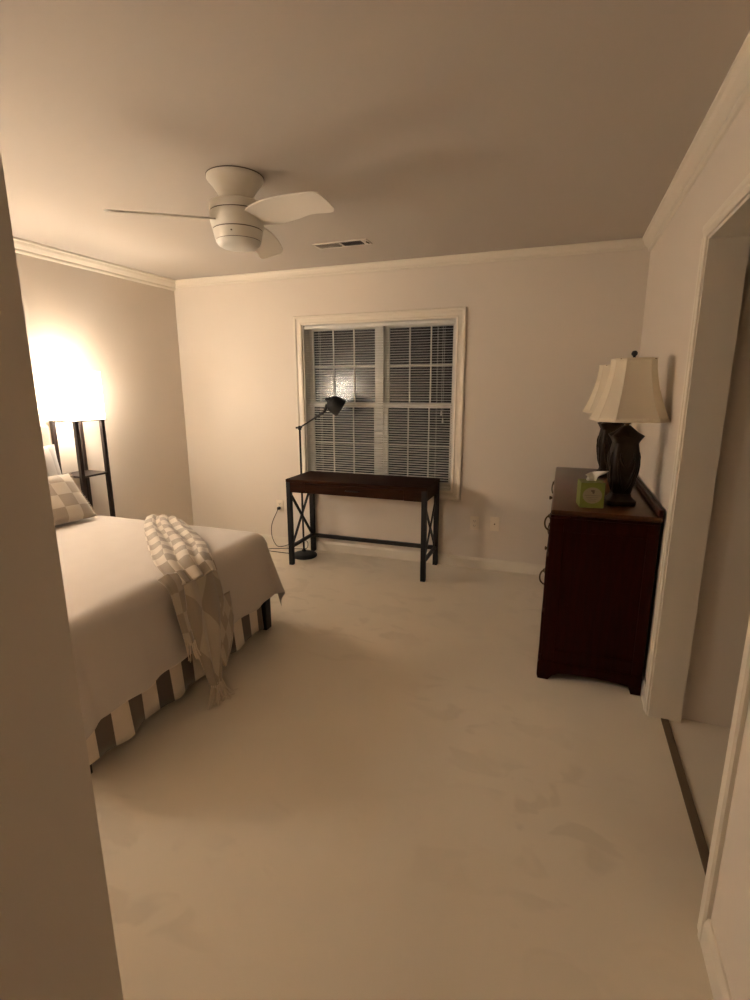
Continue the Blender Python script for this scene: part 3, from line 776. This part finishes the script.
ol = [(DRY0+0.022, 0.0), (DRY0+0.10, 0.0), (DRY0+0.14, 0.045), (DRY0+0.30, 0.055), (DRY1-0.30, 0.055), (DRY1-0.14, 0.045), (DRY1-0.10, 0.0), (DRY1-0.022, 0.0), (DRY1-0.022, 0.100), (DRY0+0.022, 0.100)]
prism(b, [(y-gy, z) for y, z in ol], 'x', -0.036-gx, 0.006-gx); finish('front_plinth', b, MAHOG, dre)
b = new_bm()
box(b, G(0.004, DRY0+0.022, 0.10), G(DRX1-0.010, DRY1-0.022, 0.115)); ym = (DRY0+DRY1)/2
for z in (0.365, 0.665): box(b, G(0.004, DRY0+0.022, z-0.008), G(0.030, DRY1-0.022, z+0.008))
finish('carcass', b, MAHOG, dre)
for z0, z1, xf in ((0.118, 0.356, -0.034), (0.374, 0.656, -0.032), (0.674, 0.862, -0.026)):
    y0, y1 = DRY0+0.024, DRY1-0.024
    b = new_bm(); box(b, G(xf, y0, z0), G(0.010, y1, z1), 0.008, 3); box(b, G(0.032, y0+0.01, z0+0.02), G(0.40, y1-0.01, z0+0.03))
    dw = finish('drawer', b, MAHOG, dre, smooth=35)
    if z0 < 0.3: continue
    zc = 0.520 if z0 < 0.6 else 0.822
    xw = xf - gx; n = 16
    for yc, po in ((2.745-gy, 1.0), (DRY1-0.20-gy, 0.45)):
        b = new_bm()
        loft(b, [[(xw + d, yc + r*math.cos(2*PI*k/n), zc + r*math.sin(2*PI*k/n)) for k in range(n)] for r, d in [(0.017, 0.0), (0.017, -0.003), (0.010, -0.006), (0.009, -0.010), (0.006, -0.012)]])
        ring = [(xw - 0.002 - 0.024*po*math.sin(PI*t/24), yc - 0.006*math.sin(PI*t/24), zc + 0.006 - 0.084*t/24 + 0.006*math.sin(2*PI*t/24)) for t in range(25)]
        tube(b, ring, 0.0046, 7)
        finish('drop_pull', b, BRASS, dw, smooth=50)
    yc = 3.30-gy; zk = 0.475 if z0 < 0.6 else 0.805
    b = new_bm()
    loft(b, [[(xw + d, yc + r*math.cos(2*PI*k/n), zk + r*math.sin(2*PI*k/n)) for k in range(n)] for r, d in [(0.010, 0.0), (0.007, -0.005), (0.010, -0.010), (0.013, -0.014), (0.011, -0.019), (0.003, -0.021)]])
    finish('knob', b, BRASS, dw, smooth=50)

# ------------------------------------------------------------------ two table lamps on the dresser
def bell(z):                       # half width of the shade, z from 0 bottom to 1 top
    return 0.088 + (0.158 - 0.088) * (1 - z)**1.75
def octa(h, c):
    return [(-h+c, -h), (h-c, -h), (h, -h+c), (h, h-c), (h-c, h), (-h+c, h), (-h, h-c), (-h, -h+c)]
def table_lamp(loc, label):
    t = thing('table_lamp', label, 'lamp', loc, math.radians(9), 'table lamps on the dresser')
    b = new_bm()
    def sq(h, z, e=5.0, n=40):
        r = []
        for k in range(n):
            a = 2*PI*k/n + PI/n; ca, sa = math.cos(a), math.sin(a)
            q = h / (abs(ca)**e + abs(sa)**e)**(1/e); r.append((q*ca, q*sa, z))
        return r
    loft(b, [sq(h, z) for h, z in ((0.066, 0), (0.068, 0.006), (0.068, 0.022), (0.058, 0.030), (0.046, 0.044), (0.044, 0.056))]); finish('foot', b, CARVED, t, smooth=40)
    b = new_bm()
    pr = [(0.042, 0.054), (0.046, 0.075), (0.052, 0.110), (0.058, 0.155), (0.0625, 0.200), (0.0635, 0.235), (0.060, 0.270), (0.056, 0.295), (0.054, 0.310)]
    loft(b, [sq(h, z) for h, z in pr]); body = finish('body', b, CARVED, t, smooth=40)
    # carved leaves standing proud of each face
    def half(z):
        for (h0, z0), (h1, z1) in zip(pr, pr[1:]):
            if z0 <= z <= z1: return h0 + (h1-h0)*(z-z0)/(z1-z0)
        return pr[-1][0]
    for q in range(4):
        b = new_bm(); R4 = Matrix.Rotation(q*PI/2, 3, 'Z')
        for s in (-1, 1):
            for z0, hh, ww in ((0.085, 0.150, 0.034), (0.070, 0.085, 0.022), (0.190, 0.075, 0.026)):
                pts = []; rr = []
                for k in range(9):
                    u = k/8; z = z0 + hh*u; x = s*(0.004 + ww*math.sin(PI*u*0.62))
                    pts.append(R4 @ Vector((x, -half(z) - 0.0005, z))); rr.append(0.0015 + 0.0050*math.sin(PI*min(1, u*0.95+0.02)))
                tube(b, pts, rr, 7)
        finish('carved_leaves', b, CARVED, body, smooth=60)
    # crown collar of four pointed petals
    b = new_bm(); n = 48; rings = []
    for (h, z, pk) in ((0.054, 0.308, 0.0), (0.060, 0.322, 0.0), (0.068, 0.338, 1.0), (0.060, 0.344, 1.0), (0.048, 0.358, 0.3), (0.032, 0.376, 0.0), (0.014, 0.392, 0.0)):
        r = []
        for k in range(n):
            a = 2*PI*k/n; ca, sa = math.cos(a), math.sin(a); e = 5.0
            q = h / (abs(ca)**e + abs(sa)**e)**(1/e)
            q *= 1 + 0.10*pk*abs(math.cos(2*a + PI/2))**3
            r.append((q*ca, q*sa, z + 0.008*pk*abs(math.sin(2*a))))
        rings.append(r)
    loft(b, rings); finish('collar', b, CARVED, t, smooth=50)
    b = new_bm(); lathe(b, [(0.010, 0.388), (0.010, 0.400), (0.016, 0.402), (0.016, 0.440), (0.013, 0.445)], n=20)
    so = finish('socket', b, BRASS, t, smooth=40)
    b = new_bm(); lathe(b, [(0.012, 0.445), (0.014, 0.460), (0.028, 0.490), (0.030, 0.510), (0.022, 0.535), (0.001, 0.545)], n=20); finish('bulb', b, GLAZEDBULB, t, smooth=60)
    Z0, Z1 = 0.418, 0.706
    b = new_bm()
    for s in (-1, 1): tube(b, crom([(s*0.010, 0, 0.398), (s*0.034, 0, 0.43), (s*0.046, 0, 0.53), (s*0.040, 0, 0.64), (s*0.004, 0, Z1+0.004)], 6), 0.0016, 6)
    for x, y in ((1, 1), (1, -1), (-1, 1), (-1, -1)): tube(b, [(0, 0, Z1+0.004), (x*0.078, y*0.078, Z1-0.002)], 0.0016, 6)
    finish('harp', b, BRASS, t, smooth=60)
    b = new_bm(); nz = 14
    rings = []
    for i in range(nz+1):
        z = i/nz; h = bell(z); rings.append([(x, y, Z0 + (Z1-Z0)*z) for x, y in octa(h, 0.40*h)])
    loft(b, rings, caps=False)
    sh = finish('lamp_shade', b, SHADECREAM, t, smooth=25, mods=[('SOLIDIFY', dict(thickness=0.002, offset=-1))])
    b = new_bm()
    for k in range(8): tube(b, [r[k] for r in rings], 0.0022, 6)
    for r in (rings[0], rings[-1]): tube(b, r + [r[0]], 0.0034, 6)
    finish('piping', b, SHADETRIM, sh, smooth=60)
    b = new_bm(); lathe(b, [(0.003, Z1+0.002), (0.007, Z1+0.006), (0.006, Z1+0.012), (0.013, Z1+0.020), (0.014, Z1+0.028), (0.009, Z1+0.037), (0.001, Z1+0.039)], n=20); finish('finial', b, BLACKMETAL, t, smooth=50)
    return t
T1 = table_lamp((0.297, 2.790, DRZ), 'dark carved table lamp with cream shade, right behind the green tissue box')
T2 = dup(T1, (0.290, 3.62, DRZ), 'dark carved table lamp with cream shade at the far end of the dresser')

# tissue box
tb = thing('tissue_box', 'green cube tissue box with an oval label and a tissue sticking out', 'tissue box', (0.153, 2.690, DRZ), math.radians(7))
s = 0.055
b = new_bm(); box(b, (-s, -s, 0), (s, s, 0.124), 0.002); finish('carton', b, GREENBOX, tb)
b = new_bm(); n = 40
loft(b, [[(0.044*math.cos(2*PI*k/n), y, 0.062 + 0.040*math.sin(2*PI*k/n)) for k in range(n)] for y in (-s-0.0002, -s-0.0008)])
lb = finish('oval_label', b, LABEL, tb)
b = new_bm()
def dot(x, z, r, rz=None):
    rz = rz or r; loft(b, [[(x + r*math.cos(2*PI*k/16), y, z + rz*math.sin(2*PI*k/16)) for k in range(16)] for y in (-s-0.0009, -s-0.0014)])
dot(0.001, 0.084, 0.0066, 0.0056); dot(-0.0055, 0.085, 0.0036); dot(0.004, 0.0765, 0.0050, 0.006); dot(0.0065, 0.0855, 0.0036)
finish('emblem', b, PRINT, lb)
b = new_bm()
for z, w in ((0.0620, 0.036), (0.0520, 0.028), (0.0440, 0.020), (0.0350, 0.016)): box(b, (-w, -s-0.0013, z-0.0007), (w, -s-0.0009, z+0.0007))
finish('printed_lines', b, PRINT, lb)
b = new_bm(); n = 22
def TP(i, j):
    u = -1 + 2*i/(n-1); v = j/(n-1)
    w = 0.014 + 0.034*v**0.8
    x = u*w + 0.022*v*v + 0.006*math.sin(7*v + 2*u); y = 0.010*math.sin(3.2*u + 3*v)*(0.4+v) - 0.008*v
    z = 0.1245 + 0.072*v - 0.022*v*v*(1-u*0.5) - 0.008*u*u*v
    return (x, y, z)
grid(b, TP, n, n)
finish('tissue', b, PAPER, tb, smooth=80, mods=[('SOLIDIFY', dict(thickness=0.0008, offset=0))])

# ------------------------------------------------------------------ night outside
wd = bpy.data.worlds.new('night'); SC.world = wd; wd.use_nodes = True
bg = wd.node_tree.nodes['Background']; bg.inputs[0].default_value = (0.06, 0.07, 0.10, 1); bg.inputs[1].default_value = 0.05

# ------------------------------------------------------------------ camera
f_px, pitch, yaw, roll, hc = 509.83, 0.2192, 0.3507, -0.0034, 1.4876
fw = Vector((-math.sin(yaw)*math.cos(pitch), math.cos(yaw)*math.cos(pitch), -math.sin(pitch)))
rt = Vector((math.cos(yaw), math.sin(yaw), 0)); up = rt.cross(fw)
r2 = rt*math.cos(roll) + up*math.sin(roll); u2 = -rt*math.sin(roll) + up*math.cos(roll)
cd = bpy.data.cameras.new('camera'); cam = bpy.data.objects.new('camera', cd); COL.objects.link(cam)
cd.sensor_fit = 'VERTICAL'; cd.sensor_height = 36.0; cd.lens = 36.0 * f_px / 1000.0; cd.clip_start = 0.02
M = Matrix((r2, u2, -fw)).transposed().to_4x4(); M.translation = (0, 0, hc); cam.matrix_world = M
SC.camera = cam

SC.view_settings.view_transform = 'Standard'
SC.view_settings.look = 'None'
SC.view_settings.gamma = 1.0
SC.view_settings.use_curve_mapping = False
SC.view_settings.exposure = 0.16
SC.cycles.max_bounces = 14; SC.cycles.diffuse_bounces = 8; SC.cycles.transmission_bounces = 8; SC.cycles.transparent_max_bounces = 12
SC.cycles.sample_clamp_indirect = 6.0
SC.cycles.use_denoising = True
